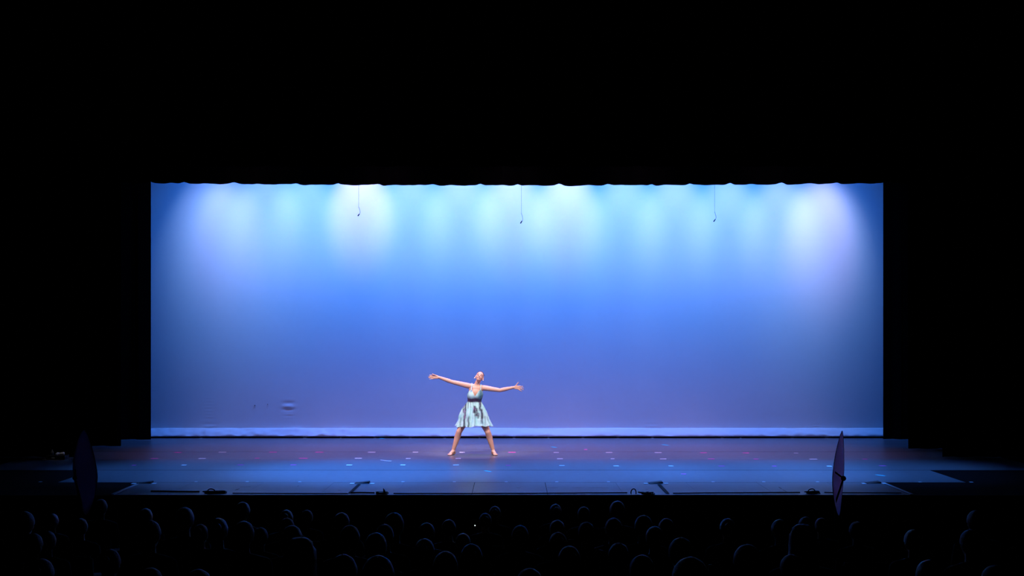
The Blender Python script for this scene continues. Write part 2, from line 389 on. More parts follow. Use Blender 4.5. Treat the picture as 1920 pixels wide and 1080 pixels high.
def run(pts, r, lab):
    P = [G(x, y) for x, y in pts]; Q = []
    for a, b in zip(P, P[1:]):
        n = max(2, int((b - a).length / .25))
        for k in range(n): q = a.lerp(b, k / n); q.y += random.uniform(-.012, .012); q.z = .002 + r; Q.append(q)
    q = P[-1].copy(); q.z = .002 + r; Q.append(q); o0 = Q[0].copy()
    bm = bmesh.new(); tube(bm, [q - o0 for q in Q], r, 8)
    return tag(fin(bm, 'stage_cable', M_black, loc=o0, smooth=True), lab, 'cable')
run([(283, 923), (330, 923.6), (374, 923.8)], .013, 'black cable on the stage edge running left from the leftmost coil')
run([(658, 925.6), (680, 925.2), (702, 925.6)], .010, 'black cable on the stage edge leading to the pointed microphone')
run([(436, 926), (560, 926.4), (652, 926.6)], .007, 'thin black cable on the stage edge between leftmost coil and pointed microphone')
run([(738, 926.4), (900, 926.6), (1060, 926.0), (1176, 925.0)], .008, 'thin black cable lying along the stage edge in front of the dancer')
run([(1262, 926), (1340, 925.2), (1420, 925), (1500, 924.6)], .008, 'thin black cable on the stage edge between the two right coils')
run([(1546, 924.6), (1620, 925), (1690, 925.5)], .007, 'thin black cable on the stage edge passing behind the right oval panel')
def coil(name, px, py, w, loops, arch, lab, plate=None, spike=None, cat='microphone'):
    p = G(px, py); s = p.y / F; root = empty(name, (p.x, p.y, .003), lab, cat); rng = random.Random(int(px))
    pts = []
    n = 40
    for i in range(loops * n + 1):
        t = i / n * 2 * math.pi; k = i / (loops * n)
        ra = w * s / 2 * (.65 + .35 * math.sin(k * 9 + 1)); rb = .06 + .02 * math.sin(k * 7)
        pts.append((ra * math.cos(t) + .03 * math.sin(k * 5), rb * math.sin(t) + .015 * math.cos(k * 11), .008 + .02 * k + .006 * math.sin(t * 1.7)))
    bm = bmesh.new(); tube(bm, pts, .008, 6)
    fin(bm, 'cable_coil', M_black, root, smooth=True)
    if arch:
        ax, aw, ah = arch; bm = bmesh.new()
        A = [((ax - px) * s + aw * s / 2 * math.cos(t) * (1 + .15 * math.sin(t)), .02 * math.cos(t * 2), .006 + ah * s * math.sin(t)) for t in [math.pi * (1.08 - 1.16 * k / 16) for k in range(17)]]
        A = [(x, y, max(z, .006)) for x, y, z in A]
        tube(bm, A, .008, 6); fin(bm, 'cable_loop', M_black, root, smooth=True)
    if plate:
        x0, x1, h = plate; bm = bmesh.new(); box(bm, (x0 - px) * s, (x1 - px) * s, -.05, .07, 0, h * s, .006)
        for v in bm.verts:
            if v.co.z > h * s * .6 and v.co.y < 0: v.co.z *= .6
        fin(bm, 'plate', M_blackmetal, root)
    if spike:
        sx, h = spike; bm = bmesh.new(); tube(bm, [((sx - px) * s, 0, .01), ((sx - px) * s - .002, -.005, h * s * .6), ((sx - px) * s - .012, -.01, h * s)], [.03, .014, .004], 8)
        fin(bm, 'stand', M_blackmetal, root, smooth=True)
    return root
coil('floor_microphone', 403, 925, 44, 4, (396, 14, 7.5), 'black microphone cable coiled flat at the left stage edge, arched loop on top', plate=(384, 424, 3.2))
coil('floor_microphone', 718, 926.5, 20, 3, None, 'black pointed little microphone on the stage edge left of the dancer', plate=(705, 727, 4), spike=(720.5, 10.5))
coil('floor_microphone', 1213, 927, 28, 3, (1188, 9.5, 9.5), 'black flat microphone on the stage edge right of the dancer, tall narrow loop beside it', plate=(1205, 1228, 3))
coil('floor_microphone', 1524, 925.5, 28, 4, (1522, 13, 8), 'black tangled cable coil on the stage edge left of the right oval panel', plate=(1516, 1532, 2))

# scuffs on the apron boards
M_scuff = mat('scuff', (.012, .012, .014), .7)
for a, b, wd in (((441, 919), (449, 916.5), .03), ((450, 913.2), (470, 912.6), .015), ((634, 919.6), (640, 919.6), .02), ((1026, 914.5), (1046, 914.5), .012), ((1072, 914.6), (1096, 914.6), .012), ((1104, 914.4), (1141, 914.6), .013),
                 ((968, 915), (976, 915), .014), ((1460, 913.5), (1466, 917), .02), ((1467, 918), (1476, 923), .014), ((557, 911.5), (561, 911), .02), ((1210, 917.6), (1216, 917.2), .015)):
    A, B = G(*a), G(*b); d = (B - A); nrm = Vector((-d.y, d.x, 0)).normalized() * wd / 2; bm = bmesh.new()
    bm.faces.new([bm.verts.new(q) for q in (A - nrm * .3, A.lerp(B, .4) - nrm, B - nrm * .2, B + nrm * .2, A.lerp(B, .6) + nrm, A + nrm * .3)])
    r = bmesh.ops.extrude_face_region(bm, geom=bm.faces[:]); bmesh.ops.translate(bm, vec=(0, 0, .0006), verts=[v for v in r['geom'] if isinstance(v, bmesh.types.BMVert)])
    fin(bm, 'scuff_mark', M_scuff, deck, loc=(0, 0, .0014))

# ------------------------------------------------------------------ dancer
D = empty('person', (DX, DY, .001), 'dancer in a pale tie-dyed sundress, legs wide and arms flung out on the stage', 'person')
HR = Matrix.Rotation(R(17), 3, 'Y') @ Matrix.Rotation(R(-24), 3, 'X') @ Matrix.Rotation(R(-6), 3, 'Z')
HCn = Vector((.112, -.012, 1.462)); HCn.z -= .001
def hp(x, y, z): return HCn + HR @ Vector((x, y, z))
def hand(bm, wrist, knuckle, tips, thumb, thr):
    w_, k_ = Vector(wrist), Vector(knuckle); d = (k_ - w_); side = Vector((d.z, 0, -d.x)).normalized()
    for s in (-.022, 0, .022): capsule(bm, w_.lerp(k_, .15) + side * s * .7, .016, k_ + side * s, .0145, 10)
    for i, t in enumerate(tips):
        base = k_ + side * (-.03 + .02 * i); t = Vector(t); mid = base.lerp(t, .5) + Vector((0, -.008, 0))
        capsule(bm, base, .0095, mid, .0088, 8); capsule(bm, mid, .0088, t, .0068, 8)
    b = w_.lerp(k_, .35) + side * thr; t = Vector(thumb); mid = b.lerp(t, .55)
    capsule(bm, b, .013, mid, .0105, 8); capsule(bm, mid, .0105, t, .0078, 8)
bm = bmesh.new()
# trunk
pel, wai, che, nb = Vector((0, .01, .83)), Vector((.008, .005, 1.0)), Vector((.036, 0, 1.16)), Vector((.058, .015, 1.315))
ell(bm, pel, (.155, .105, .11)); ell(bm, (.004, .008, .92), (.128, .09, .12)); ell(bm, wai, (.112, .08, .10)); ell(bm, (.022, .002, 1.09), (.128, .088, .11)); ell(bm, che, (.136, .092, .11)); ell(bm, (.05, .01, 1.235), (.142, .076, .078))
for s in (-1, 1): ell(bm, (.036 + s * .060, -.060, 1.115 - s * .006), (.050, .042, .048))
capsule(bm, nb - Vector((0, 0, .03)), .060, nb + Vector((.012, 0, .03)), .047); capsule(bm, nb, .047, hp(0, .02, -.06), .046)
# shoulders and arms
shL, elL, wrL = Vector((-.105, .012, 1.296)), Vector((-.418, -.015, 1.372)), Vector((-.652, -.055, 1.457))
shR, elR, wrR = Vector((.212, .012, 1.252)), Vector((.494, -.015, 1.212)), Vector((.752, -.06, 1.268))
for sh, el_, wr in ((shL, elL, wrL), (shR, elR, wrR)):
    capsule(bm, nb - Vector((0, 0, .045)), .052, sh, .050); capsule(bm, sh, .053, sh.lerp(el_, .4), .047); capsule(bm, sh.lerp(el_, .4), .047, el_, .037)
    capsule(bm, el_, .037, el_.lerp(wr, .28), .039); capsule(bm, el_.lerp(wr, .28), .039, wr, .025)
hand(bm, wrL, (-.742, -.06, 1.462), [(-.822, -.075, 1.425), (-.842, -.085, 1.450), (-.842, -.085, 1.474), (-.820, -.08, 1.498)][::1], (-.772, -.10, 1.520), .024)
hand(bm, wrR, (.840, -.075, 1.262), [(.925, -.09, 1.285), (.940, -.09, 1.252), (.936, -.09, 1.222), (.905, -.09, 1.195)], (.842, -.085, 1.362), -.024)
# legs and feet
for s, hip, kn, an, toe, heel in ((-1, (-.088, .01, .80), (-.268, -.075, .445), (-.382, .0, .085), (-.462, -.115, .020), (-.367, .05, .035)),
                                  (1, (.088, .01, .80), (.268, -.075, .435), (.366, .0, .085), (.425, -.125, .020), (.356, .05, .035))):
    hip, kn, an, toe, heel = map(Vector, (hip, kn, an, toe, heel))
    capsule(bm, hip, .090, hip.lerp(kn, .45), .080); capsule(bm, hip.lerp(kn, .45), .080, kn, .056)
    capsule(bm, kn, .056, kn.lerp(an, .3) + Vector((0, .022, 0)), .058); capsule(bm, kn.lerp(an, .3) + Vector((0, .022, 0)), .058, an, .033)
    capsule(bm, an, .035, heel, .032); ball = toe.lerp(heel, .28); ball.z = .026
    capsule(bm, an + Vector((0, -.01, -.01)), .034, ball, .027); capsule(bm, heel, .031, ball, .027)
    d = (toe - heel); d.z = 0; d.normalize(); sd = Vector((-d.y, d.x, 0))
    for k, (o_, ln) in enumerate(((-.030, .055), (-.013, .058), (.002, .054), (.016, .048), (.029, .040))):
        o_ = o_ * s; b = ball + sd * o_; b.z = .018
        capsule(bm, b, .014 if k else .015, b + d * ln - Vector((0, 0, .005)), .0105 if k else .013, 8)
# head
ell(bm, hp(0, .018, .022), (.073, .092, .086), HR); ell(bm, hp(0, -.022, -.030), (.056, .060, .068), HR); ell(bm, hp(0, -.048, -.072), (.030, .030, .024), HR)
ell(bm, hp(0, -.052, .030), (.056, .028, .040), HR)
for s in (-1, 1):
    ell(bm, hp(s * .034, -.060, -.022), (.024, .022, .022), HR); ell(bm, hp(s * .074, .012, -.012), (.010, .020, .030), HR)
    ell(bm, hp(s * .029, -.070, .004), (.016, .014, .010), HR)
capsule(bm, hp(0, -.076, .010), .007, hp(0, -.094, -.024), .012, 10)
for s in (-1, 1): ell(bm, hp(s * .011, -.084, -.027), (.008, .010, .007), HR)
link('body', fuse(bm, .0048, 4, .5), M_skin, D)
# facial features
for s in (-1, 1):
    bm = bmesh.new(); tube(bm, [hp(s * (.029 + dx), -.0855 + abs(dx) * .35, .0015 + .25 * abs(dx) - .004) for dx in (-.017, -.009, 0, .009, .017)], [.0016, .0032, .0036, .0032, .0016], 8); fin(bm, 'eyelash', M_lash, D, smooth=True)
    bm = bmesh.new(); tube(bm, [hp(s * (.030 + dx), -.0795 + abs(dx) * .45, .028 - 8 * dx * dx) for dx in (-.020, -.010, 0, .010, .020)], [.0018, .0035, .0036, .003, .0012], 8); fin(bm, 'eyebrow', M_lash, D, smooth=True)
bm = bmesh.new(); tube(bm, [hp(x, -.0835 + 9 * x * x, -.055 + 9 * x * x) for x in (-.030, -.02, -.01, 0, .01, .02, .030)], [.0018, .004, .0052, .0052, .0052, .004, .0018], 8); fin(bm, 'lips', M_lip, D, smooth=True)
bm = bmesh.new(); tube(bm, [hp(x, -.0885 + 9 * x * x, -.0535 + 8 * x * x) for x in (-.018, -.009, 0, .009, .018)], [.0010, .0022, .0024, .0022, .0010], 6); fin(bm, 'teeth', M_pearl, D, smooth=True)
# slicked-back hair with a bun
bm = bmesh.new(); ell(bm, Vector((0, 0, 0)), (1, 1, 1), None, 48)
for v in bm.verts:
    p = v.co
    v.co = Vector((p.x * .0795, .024 + p.y * .094, .026 + p.z * .0905))
lo = [v for v in bm.verts if v.co.y < -.030 - .25 * (v.co.z - .07) + 1.4 * abs(v.co.x) * (v.co.z < .05) or (v.co.z < .0 and v.co.y < .022) or v.co.z < -.050]
bmesh.ops.delete(bm, geom=lo, context='VERTS')
bmesh.ops.solidify(bm, geom=bm.faces[:], thickness=.004)
for v in bm.verts: v.co = hp(*v.co)
fin(bm, 'hair', M_hair, D, smooth=True)
hr_ = D.children[-1]
bm = bmesh.new(); ell(bm, hp(0, .125, .040), (.040, .030, .040), HR); fin(bm, 'hair_bun', M_hair, hr_, smooth=True)
for s in (-1, 1):
    bm = bmesh.new(); ell(bm, hp(s * .081, -.008, -.050), (.0125, .0125, .0125), None, 12); fin(bm, 'earring', M_pearl, D, smooth=True)
# necklace line along the neck
# dress ---------------------------------------------------------------
M_dress = bpy.data.materials.new('tie_dye_cotton'); M_dress.use_nodes = True
nt = M_dress.node_tree; b_ = nt.nodes['Principled BSDF']; at = nt.nodes.new('ShaderNodeAttribute'); at.attribute_name = 'dye'
nt.links.new(at.outputs['Color'], b_.inputs['Base Color']); b_.inputs['Roughness'].default_value = .8; b_.inputs['Specular IOR Level'].default_value = .2
PALE, AQUA, DARK, PURP, GREY = Vector((.47, .74, .77)), Vector((.26, .62, .66)), Vector((.030, .020, .050)), Vector((.16, .07, .20)), Vector((.34, .45, .55))
STREAK = [(-.150, 1.0, .74, .011, 1.0), (-.185, .92, .80, .010, .9), (-.160, .74, .50, .012, 1.0), (-.085, .72, .50, .009, .85), (-.10, .99, .88, .006, .7), (-.055, .99, .90, .005, .5), (.020, .92, .80, .015, 1.0), (.055, .88, .74, .017, .95), (.085, .80, .70, .012, .8),
          (.125, .99, .84, .012, 1.0), (.155, .86, .70, .013, 1.0), (.150, .70, .60, .014, .7), (.0, .98, .92, .004, .5), (.21, .72, .56, .012, .4), (-.23, .7, .56, .010, .5)]
def dye(x, y, z):
    n1 = noise.fractal(Vector((x * 11, y * 11 + 3, z * 6)), 1.0, 2.2, 4); n2 = noise.fractal(Vector((x * 26, y * 26, z * 16 + 9)), 1.0, 2.2, 3)
    c = PALE.lerp(AQUA, max(0, min(1, .15 + n1 * .9))); c = c.lerp(GREY, max(0, min(.6, n2 * .9 - .12)))
    yy = 1 if y < .02 else .5
    for sx, za, zb, sw, k in STREAK:
        if y > .02: sx = -sx * .8 + .02
        zz = (z - zb) / (za - zb); 
        if -.15 < zz < 1.15:
            e = min(1, (zz + .15) / .2, (1.15 - zz) / .2); off = .010 * noise.noise(Vector((z * 14, sx * 30, 1)))
            a = k * e * gauss(x - sx * (1 + .25 * (.85 - z)) - off, sw * 1.3) * max(0, min(1, 1.25 + 1.1 * n2))
            c = c.lerp(DARK if n1 < .35 else PURP, min(1, a))
    if .985 < z < 1.25:
        band = gauss(z - 1.030 - .006 * math.sin(x * 40), .030); c = c.lerp(DARK.lerp(PURP, .1 + .4 * max(0, n1)), min(1, band * 1.35))
        c = c.lerp(Vector((.03, .16, .20)), max(0, min(.8, gauss(x - .13, .03) * gauss(z - 1.12, .06))))
    return c
def paint(me):
    a = me.color_attributes.new('dye', 'FLOAT_COLOR', 'POINT')
    for i, v in enumerate(me.vertices): c = dye(*v.co); a.data[i].color = (max(0, c.x), max(0, c.y), max(0, c.z), 1)
def cx_(z): return .0 + .053 * max(0, min(1, (z - .86) / .44)) ** 1.1
def garment(name, fn, nu, nv, parent):
    bm = bmesh.new(); g = [[bm.verts.new(fn(2 * math.pi * i / nu, j / nv)) for i in range(nu)] for j in range(nv + 1)]
    for j in range(nv):
        for i in range(nu): bm.faces.new((g[j][i], g[j][(i + 1) % nu], g[j + 1][(i + 1) % nu], g[j + 1][i]))
    o = fin(bm, name, M_dress, parent, smooth=True); paint(o.data); return o
dress = empty('dress', (0, 0, 0)); dress.parent = D; dress['label'] = 'pale blue tie-dyed sundress with dark waistband'
def interp(z, tab):                            # smooth curve through a table
    if z <= tab[0][0]: return tab[0][1]
    if z >= tab[-1][0]: return tab[-1][1]
    sl = [(b[1] - a[1]) / (b[0] - a[0]) for a, b in zip(tab, tab[1:])]
    tg = [sl[0]] + [(p + q) / 2 if p * q > 0 else 0 for p, q in zip(sl, sl[1:])] + [sl[-1]]
    for i, ((a, va), (b, vb)) in enumerate(zip(tab, tab[1:])):
        if a <= z <= b:
            h = b - a; t = (z - a) / h
            return va * (2*t**3 - 3*t*t + 1) + tg[i] * h * (t**3 - 2*t*t + t) + vb * (3*t*t - 2*t**3) + tg[i + 1] * h * (t**3 - t*t)
def top_edge(th):                              # th = 0 at the front
    a = abs((th + math.pi) % (2 * math.pi) - math.pi)
    return interp(a, [(0, 1.105), (.62, 1.228), (.85, 1.205), (1.35, 1.14), (2.2, 1.13), (math.pi, 1.15)])
def bod(th, t):
    zb = .985; z = zb + t * (top_edge(th) - zb)
    wx = interp(z, [(.98, .124), (1.03, .130), (1.12, .150), (1.25, .153)]); wy = interp(z, [(.98, .096), (1.03, .102), (1.12, .112), (1.25, .100)])
    a = (th + math.pi) % (2 * math.pi) - math.pi
    bust = .030 * (gauss(a - .55, .34) + gauss(a + .55, .34)) * gauss(z - 1.115, .05)
    wr = .003 * math.sin(a * 22) * (1 - t)
    return (cx_(z) + (wx + bust * .3 + wr) * math.sin(th), -(wy + bust + wr) * math.cos(th) + .003, z)
garment('bodice', bod, 120, 30, dress)
def fold(th, k, ph): return math.sin(th * k + ph + .9 * math.sin(th * 3 + ph)) + .45 * math.sin(th * (k * 1.7) + 2 * ph)
def skirt(th, t):
    z = 1.0 - t * .285
    wx = interp(z, [(.70, .272), (.80, .242), (.90, .190), (.96, .150), (1.0, .130)]); wy = interp(z, [(.70, .215), (.80, .190), (.90, .145), (.96, .112), (1.0, .098)])
    f = .016 * (t ** .7) * fold(th, 13, .6) + .003 * math.sin(th * 40) * (1 - t)
    return (cx_(z) + .004 * t + (wx + f) * math.sin(th), -(wy + f) * math.cos(th) + .005, z)
garment('skirt', skirt, 220, 34, dress)
def ruf(th, t):
    hem = .538 + .012 * math.sin(th * 2 + .8) + .009 * math.sin(th * 7) + .006 * math.sin(th * 13 + 1) + .014 * abs(math.sin(th))
    z = .722 + t * (hem - .722)
    wx = .270 + .062 * t ** 1.1; wy = .213 + .055 * t
    f = .016 * (1 - t) * fold(th, 13, .6) + .026 * t * fold(th, 15, .9) + .004 * gauss(t, .06)
    return (.006 + (wx + f) * math.sin(th), -(wy + f) * math.cos(th) + .005, z)
garment('ruffle', ruf, 260, 26, dress)
for pts in (((-.044, -.116, 1.200), (-.040, -.116, 1.225), (-.036, -.098, 1.262), (-.030, -.068, 1.305), (-.028, -.02, 1.345), (-.028, .03, 1.335), (-.020, .075, 1.25), (-.02, .095, 1.15)),
            ((.132, -.112, 1.192), (.134, -.111, 1.218), (.137, -.094, 1.252), (.137, -.062, 1.288), (.136, -.02, 1.322), (.134, .03, 1.315), (.12, .075, 1.24), (.10, .095, 1.15))):
    bm = bmesh.new(); P = [Vector(p) for p in pts]; L = [[bm.verts.new(p + Vector((s * .007, 0, 0)) + Vector((0, -.006, .004)) * k) for s, k in ((-1, 0), (-1, 1), (1, 1), (1, 0))] for p in P]
    for a, b in zip(L, L[1:]):
        for k in range(4): bm.faces.new((a[k], a[(k + 1) % 4], b[(k + 1) % 4], b[k]))
    o = fin(bm, 'strap', M_dress, dress); paint(o.data)

# ------------------------------------------------------------------ tall oval panels on stands
M_panel = mat('frosted_panel', (.95, .50, .72), .55, .3, trans=.9, var=.12)
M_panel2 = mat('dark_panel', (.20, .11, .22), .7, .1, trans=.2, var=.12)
def oval(pxc, ptop, pbot, wpx, lean, Y, sgn, lab):
    c = W(pxc, (ptop + pbot) / 2, Y); s = Y / F; H_ = (pbot - ptop) * s / 2; base = Vector((c.x, Y, HOUSE(Y)))
    root = empty('panel_stand', base, lab, 'panel')
    yaw = math.atan2(c.x, Y) + math.asin(wpx * s / (2 * H_)) * sgn     # nearly edge-on disc of width 2*H
    u = Vector((math.sin(yaw) * 1.0, math.cos(yaw), 0)); nrm = Vector((math.cos(yaw), -math.sin(yaw), 0))
    bm = bmesh.new(); n = 56; rings = []
    for k in range(7):
        r = (k / 6) if k else .02; rg = []
        for i in range(n):
            t = 2 * math.pi * i / n; ex = 2 / 1.45
            a = math.copysign(abs(math.cos(t)) ** ex, math.cos(t)) * H_ * r; b = math.copysign(abs(math.sin(t)) ** ex, math.sin(t)) * H_ * r
            p = c + u * a + Vector((lean * b - (.030 * (1 - (b / H_) ** 2) - .026 if sgn > 0 else 0), 0, b)) - nrm * .03 * (1 - r * r)
            rg.append(bm.verts.new(p - base))
        rings.append(rg)
    for a, b in zip(rings, rings[1:]):
        for i in range(n): bm.faces.new((a[i], a[(i + 1) % n], b[(i + 1) % n], b[i]))
    bm.faces.new(rings[0]); rim = [v.co.copy() for v in rings[-1]]
    bmesh.ops.solidify(bm, geom=bm.faces[:], thickness=.006)
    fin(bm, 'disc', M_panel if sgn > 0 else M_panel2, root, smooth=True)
    bm = bmesh.new(); tube(bm, rim, .004, 6, closed=True); fin(bm, 'rim', M_blackmetal, root, smooth=True)
    return root, base, c
def HEADZ(Y): return 1.865 - .102 * Y
def HOUSE(Y): return HEADZ(min(Y, 17.3)) - 1.27
def stand(root, base, P, knob):
    # bracket from the panel edge to the knob, strut down to the pole, tripod feet
    a, k, b = P; bm = bmesh.new(); tube(bm, [a - base, k - base], .011, 8); fin(bm, 'bracket', M_blackmetal, root)
    bm = bmesh.new(); ell(bm, k - base, (knob, knob, knob), None, 16); fin(bm, 'knob', M_blackmetal, root, smooth=True)
    bm = bmesh.new(); tube(bm, [k - base, b - base], .013, 8); fin(bm, 'strut', M_blackmetal, root)
    foot = Vector((b.x, b.y, base.z)); bm = bmesh.new(); tube(bm, [b - base, foot + Vector((0, 0, .12)) - base], .014, 8); fin(bm, 'pole', M_blackmetal, root)
    for i in range(3):
        an = i * 2.094 + .5; bm = bmesh.new(); tube(bm, [foot + Vector((0, 0, .30)) - base, foot + Vector((.22 * math.cos(an), .22 * math.sin(an), .012)) - base], .010, 8); fin(bm, 'leg', M_blackmetal, root)
YO = 18.1
root, base, c = oval(1572.5, 808, 968, 21, .035, YO, 1, 'narrow purple oval panel with black knob and strut, standing at the right stage edge')
P = [W(1563.5, 883.5, YO - .1), W(1581.5, 897, YO - .1), W(1566, 944, YO - .1)]
stand(root, base, P, .036)
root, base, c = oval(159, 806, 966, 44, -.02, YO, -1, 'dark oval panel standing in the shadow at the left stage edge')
P = [W(141, 880, YO - .1), W(140, 896, YO - .1), W(152, 944, YO - .1)]
stand(root, base, P, .03)

# ------------------------------------------------------------------ odds and ends in the left wing
YW = 24.15; CT = .075                      # low equipment case and its top
cxx = (108 - 960) / F * YW
root = empty('equipment_case', (cxx, YW, .002), 'low black equipment case on the dark floor of the left wing', 'case')
bm = bmesh.new(); box(bm, -.17, .17, -.12, .12, 0, CT - .02, .006); fin(bm, 'box', M_black, root)
bm = bmesh.new(); box(bm, -.172, .172, -.122, .122, CT - .018, CT - .002, .004); fin(bm, 'lid', M_blackmetal, root)
bm = bmesh.new(); box(bm, -.065, -.01, -.130, -.1205, .022, .050, .003); fin(bm, 'latch', M_alu, root)
def X_(px): return (px - 960) / F * YW
bm = bmesh.new(); tube(bm, [(0, 0, 0), (0, 0, .055), (0, 0, .07), (0, 0, .08), (0, 0, .10)], [.024, .024, .020, .010, .010], 14)
tag(fin(bm, 'bottle', mat('grey_plastic', (.14, .14, .15), .4), loc=(X_(98), YW, CT), smooth=True), 'small grey bottle standing on the low case in the left wing', 'bottle')
bm = bmesh.new(); ell(bm, (0, 0, .022), (.034, .04, .026), None, 24)
for v in bm.verts: v.co += Vector((1, 1, 1)) * .014 * noise.noise(v.co * 50); v.co.z = max(v.co.z, 0)
tag(fin(bm, 'cloth', mat('pale_cloth', (.62, .58, .72), .8), loc=(X_(109), YW - .02, CT), smooth=True), 'small crumpled lavender cloth on the low case in the left wing', 'cloth')
bm = bmesh.new(); tube(bm, [(-.036, 0, .024), (-.032, 0, .024), (.03, .01, .029), (.036, .01, .029)], [.018, .023, .028, .022], 14)
tag(fin(bm, 'towel_roll', mat('white_towel', (.80, .76, .74), .9, bump=(60, .5)), loc=(X_(116.5), YW, CT), smooth=True), 'small white rolled towel on the low case beside the crumpled cloth', 'towel')

# ------------------------------------------------------------------ auditorium floor and audience
NR = 14; RY = [17.3 - .95 * k for k in range(NR)]
bm = bmesh.new(); box(bm, -12, 12, 17.3 + .46, ZE + .03, -1.45, HOUSE(17.3)); hf = tag(fin(bm, 'floor', M_deck), kind='structure')
for y in RY:
    bm = bmesh.new(); box(bm, -12, 12, y - .49, y + .458, -1.5, HOUSE(y)); fin(bm, 'step', M_deck, hf)
bm = bmesh.new(); box(bm, -12, 12, -4, RY[-1] - .493, -1.5, HOUSE(RY[-1]) + .05); fin(bm, 'step', M_deck, hf)

HEADS = [(45, 959, 38), (97, 963, 24), (60, 1000, 38), (88, 996, 28), (150, 972, 28), (188, 936, 26), (272, 953, 28), (280, 976, 42), (75, 1048, 44), (203, 1030, 42), (280, 1065, 44),
 (345, 951, 40), (375, 983, 26), (408, 971, 40), (454, 941, 30), (456, 977, 42), (487, 989, 28), (536, 956, 28), (538, 971, 26), (546, 985, 40), (561, 1008, 62), (370, 1068, 52), (575, 956, 24),
 (640, 961, 32), (655, 985, 34), (738, 961, 40), (721, 983, 32), (704, 999, 30), (800, 980, 28), (841, 974, 24), (910, 962, 24), (928, 949, 24), (868, 1000, 26), (884, 1020, 40), (835, 1034, 48),
 (708, 1042, 60), (642, 1040, 46), (795, 1010, 40), (1042, 945, 24), (1095, 950, 24), (1158, 939, 32), (1045, 975, 30), (1100, 979, 30), (1151, 971, 34), (1207, 966, 36), (1250, 972, 32), (1228, 987, 36),
 (1047, 998, 36), (1160, 1018, 42), (1278, 1008, 50), (1297, 1045, 76), (992, 1066, 44), (1205, 1041, 42), (975, 985, 34), (1068, 1024, 42), (1365, 972, 32), (1463, 974, 30), (1506, 983, 52), (1512, 969, 30),
 (1541, 971, 24), (1403, 1021, 56), (1485, 1040, 42), (1714, 993, 34), (1832, 957, 36), (1822, 993, 42), (1745, 1050, 52), (1870, 1060, 52), (1608, 978, 30)]
M_hairs = [mat('dark_hair', (.008, .006, .006), .55, .25, bump=(60, .4, (5, 1, 1))), mat('rim_lit_grey_hair', (.10, .10, .11), .5, .5, bump=(60, .4, (5, 1, 1))), mat('light_brown_hair', (.02, .013, .009), .55, .25, bump=(60, .4, (5, 1, 1)))]  # the grey is lifted to hold rim light in its colour
M_shirts = [mat('dark_shirt', (.006, .006, .008), .95, .1), mat('navy_shirt', (.005, .006, .014), .95, .1), mat('grey_shirt', (.012, .012, .012), .95, .1)]
M_pskin = mat('spectator_skin', (.30, .18, .13), .6, .2); M_pants = mat('dark_trousers', (.01, .01, .014), .9, .2)
# a seated figure, origin at the top of the seat cushion, facing the stage (+y); crown at z = .86
def body_mesh():
    bm = bmesh.new()
    ell(bm, (0, -.02, .11), (.17, .13, .12)); ell(bm, (0, -.03, .25), (.14, .11, .16)); ell(bm, (0, -.03, .42), (.165, .115, .15))
    capsule(bm, (0, -.02, .52), .065, (0, .0, .66), .055)
    ell(bm, (0, .025, .755), (.076, .098, .104)); ell(bm, (0, .06, .69), (.055, .055, .055)); capsule(bm, (0, .115, .745), .008, (0, .132, .715), .013, 8)
    for s in (-1, 1):
        ell(bm, (s * .078, .02, .735), (.010, .020, .030))
        capsule(bm, (s * .06, -.02, .54), .06, (s * .175, -.03, .515), .058); capsule(bm, (s * .18, -.03, .51), .052, (s * .215, .02, .25), .042)
        capsule(bm, (s * .215, .02, .25), .041, (s * .10, .24, .20), .028)
        k = Vector((s * .05, .30, .195)); w_ = Vector((s * .10, .24, .20))
        capsule(bm, w_, .026, k, .024, 10)
        for q in range(4): capsule(bm, k + Vector((s * (.02 - .018 * q), .01, 0)), .010, k + Vector((s * (.0 - .018 * q), .075 - .008 * abs(q - 1), -.015)), .008, 8)
        capsule(bm, w_ + Vector((-s * .02, .02, .005)), .012, w_ + Vector((-s * .06, .05, .0)), .009, 8)
        capsule(bm, (s * .09, .0, .095), .085, (s * .11, .43, .085), .058); capsule(bm, (s * .11, .43, .085), .057, (s * .11, .45, -.34), .040)
        capsule(bm, (s * .11, .43, -.385), .034, (s * .12, .60, -.395), .026)
    return fuse(bm, .013, 3)
def shirt_mesh():
    bm = bmesh.new()
    ell(bm, (0, -.02, .12), (.185, .145, .11)); ell(bm, (0, -.03, .25), (.158, .13, .17)); ell(bm, (0, -.03, .42), (.182, .132, .15))
    capsule(bm, (0, -.02, .51), .078, (0, -.015, .565), .068)
    for s in (-1, 1):
        capsule(bm, (s * .06, -.02, .535), .074, (s * .175, -.03, .51), .072); capsule(bm, (s * .18, -.03, .51), .067, (s * .205, .0, .32), .058)
    return fuse(bm, .014, 4)
def pants_mesh():
    bm = bmesh.new()
    ell(bm, (0, -.02, .10), (.188, .148, .10))
    for s in (-1, 1):
        capsule(bm, (s * .09, .0, .097), .098, (s * .11, .43, .087), .072); capsule(bm, (s * .11, .43, .085), .071, (s * .11, .45, -.33), .056)
    return fuse(bm, .016, 3)
def hair_short():
    bm = bmesh.new(); ell(bm, (0, 0, 0), (.087, .106, .106), None, 40)
    bmesh.ops.delete(bm, geom=[v for v in bm.verts if v.co.z < -.085 or (v.co.y > .045 and v.co.z < .055) or (v.co.y > .005 and v.co.z < -.02)], context='VERTS')
    for v in bm.verts: v.co *= 1 + .025 * noise.noise(v.co * 30); v.co += Vector((0, .02, .764))
    bmesh.ops.solidify(bm, geom=bm.faces[:], thickness=.012)
    bmesh.ops.recalc_face_normals(bm, faces=bm.faces); me = bpy.data.meshes.new('hair'); bm.to_mesh(me); bm.free()
    for p in me.polygons: p.use_smooth = True
    return me
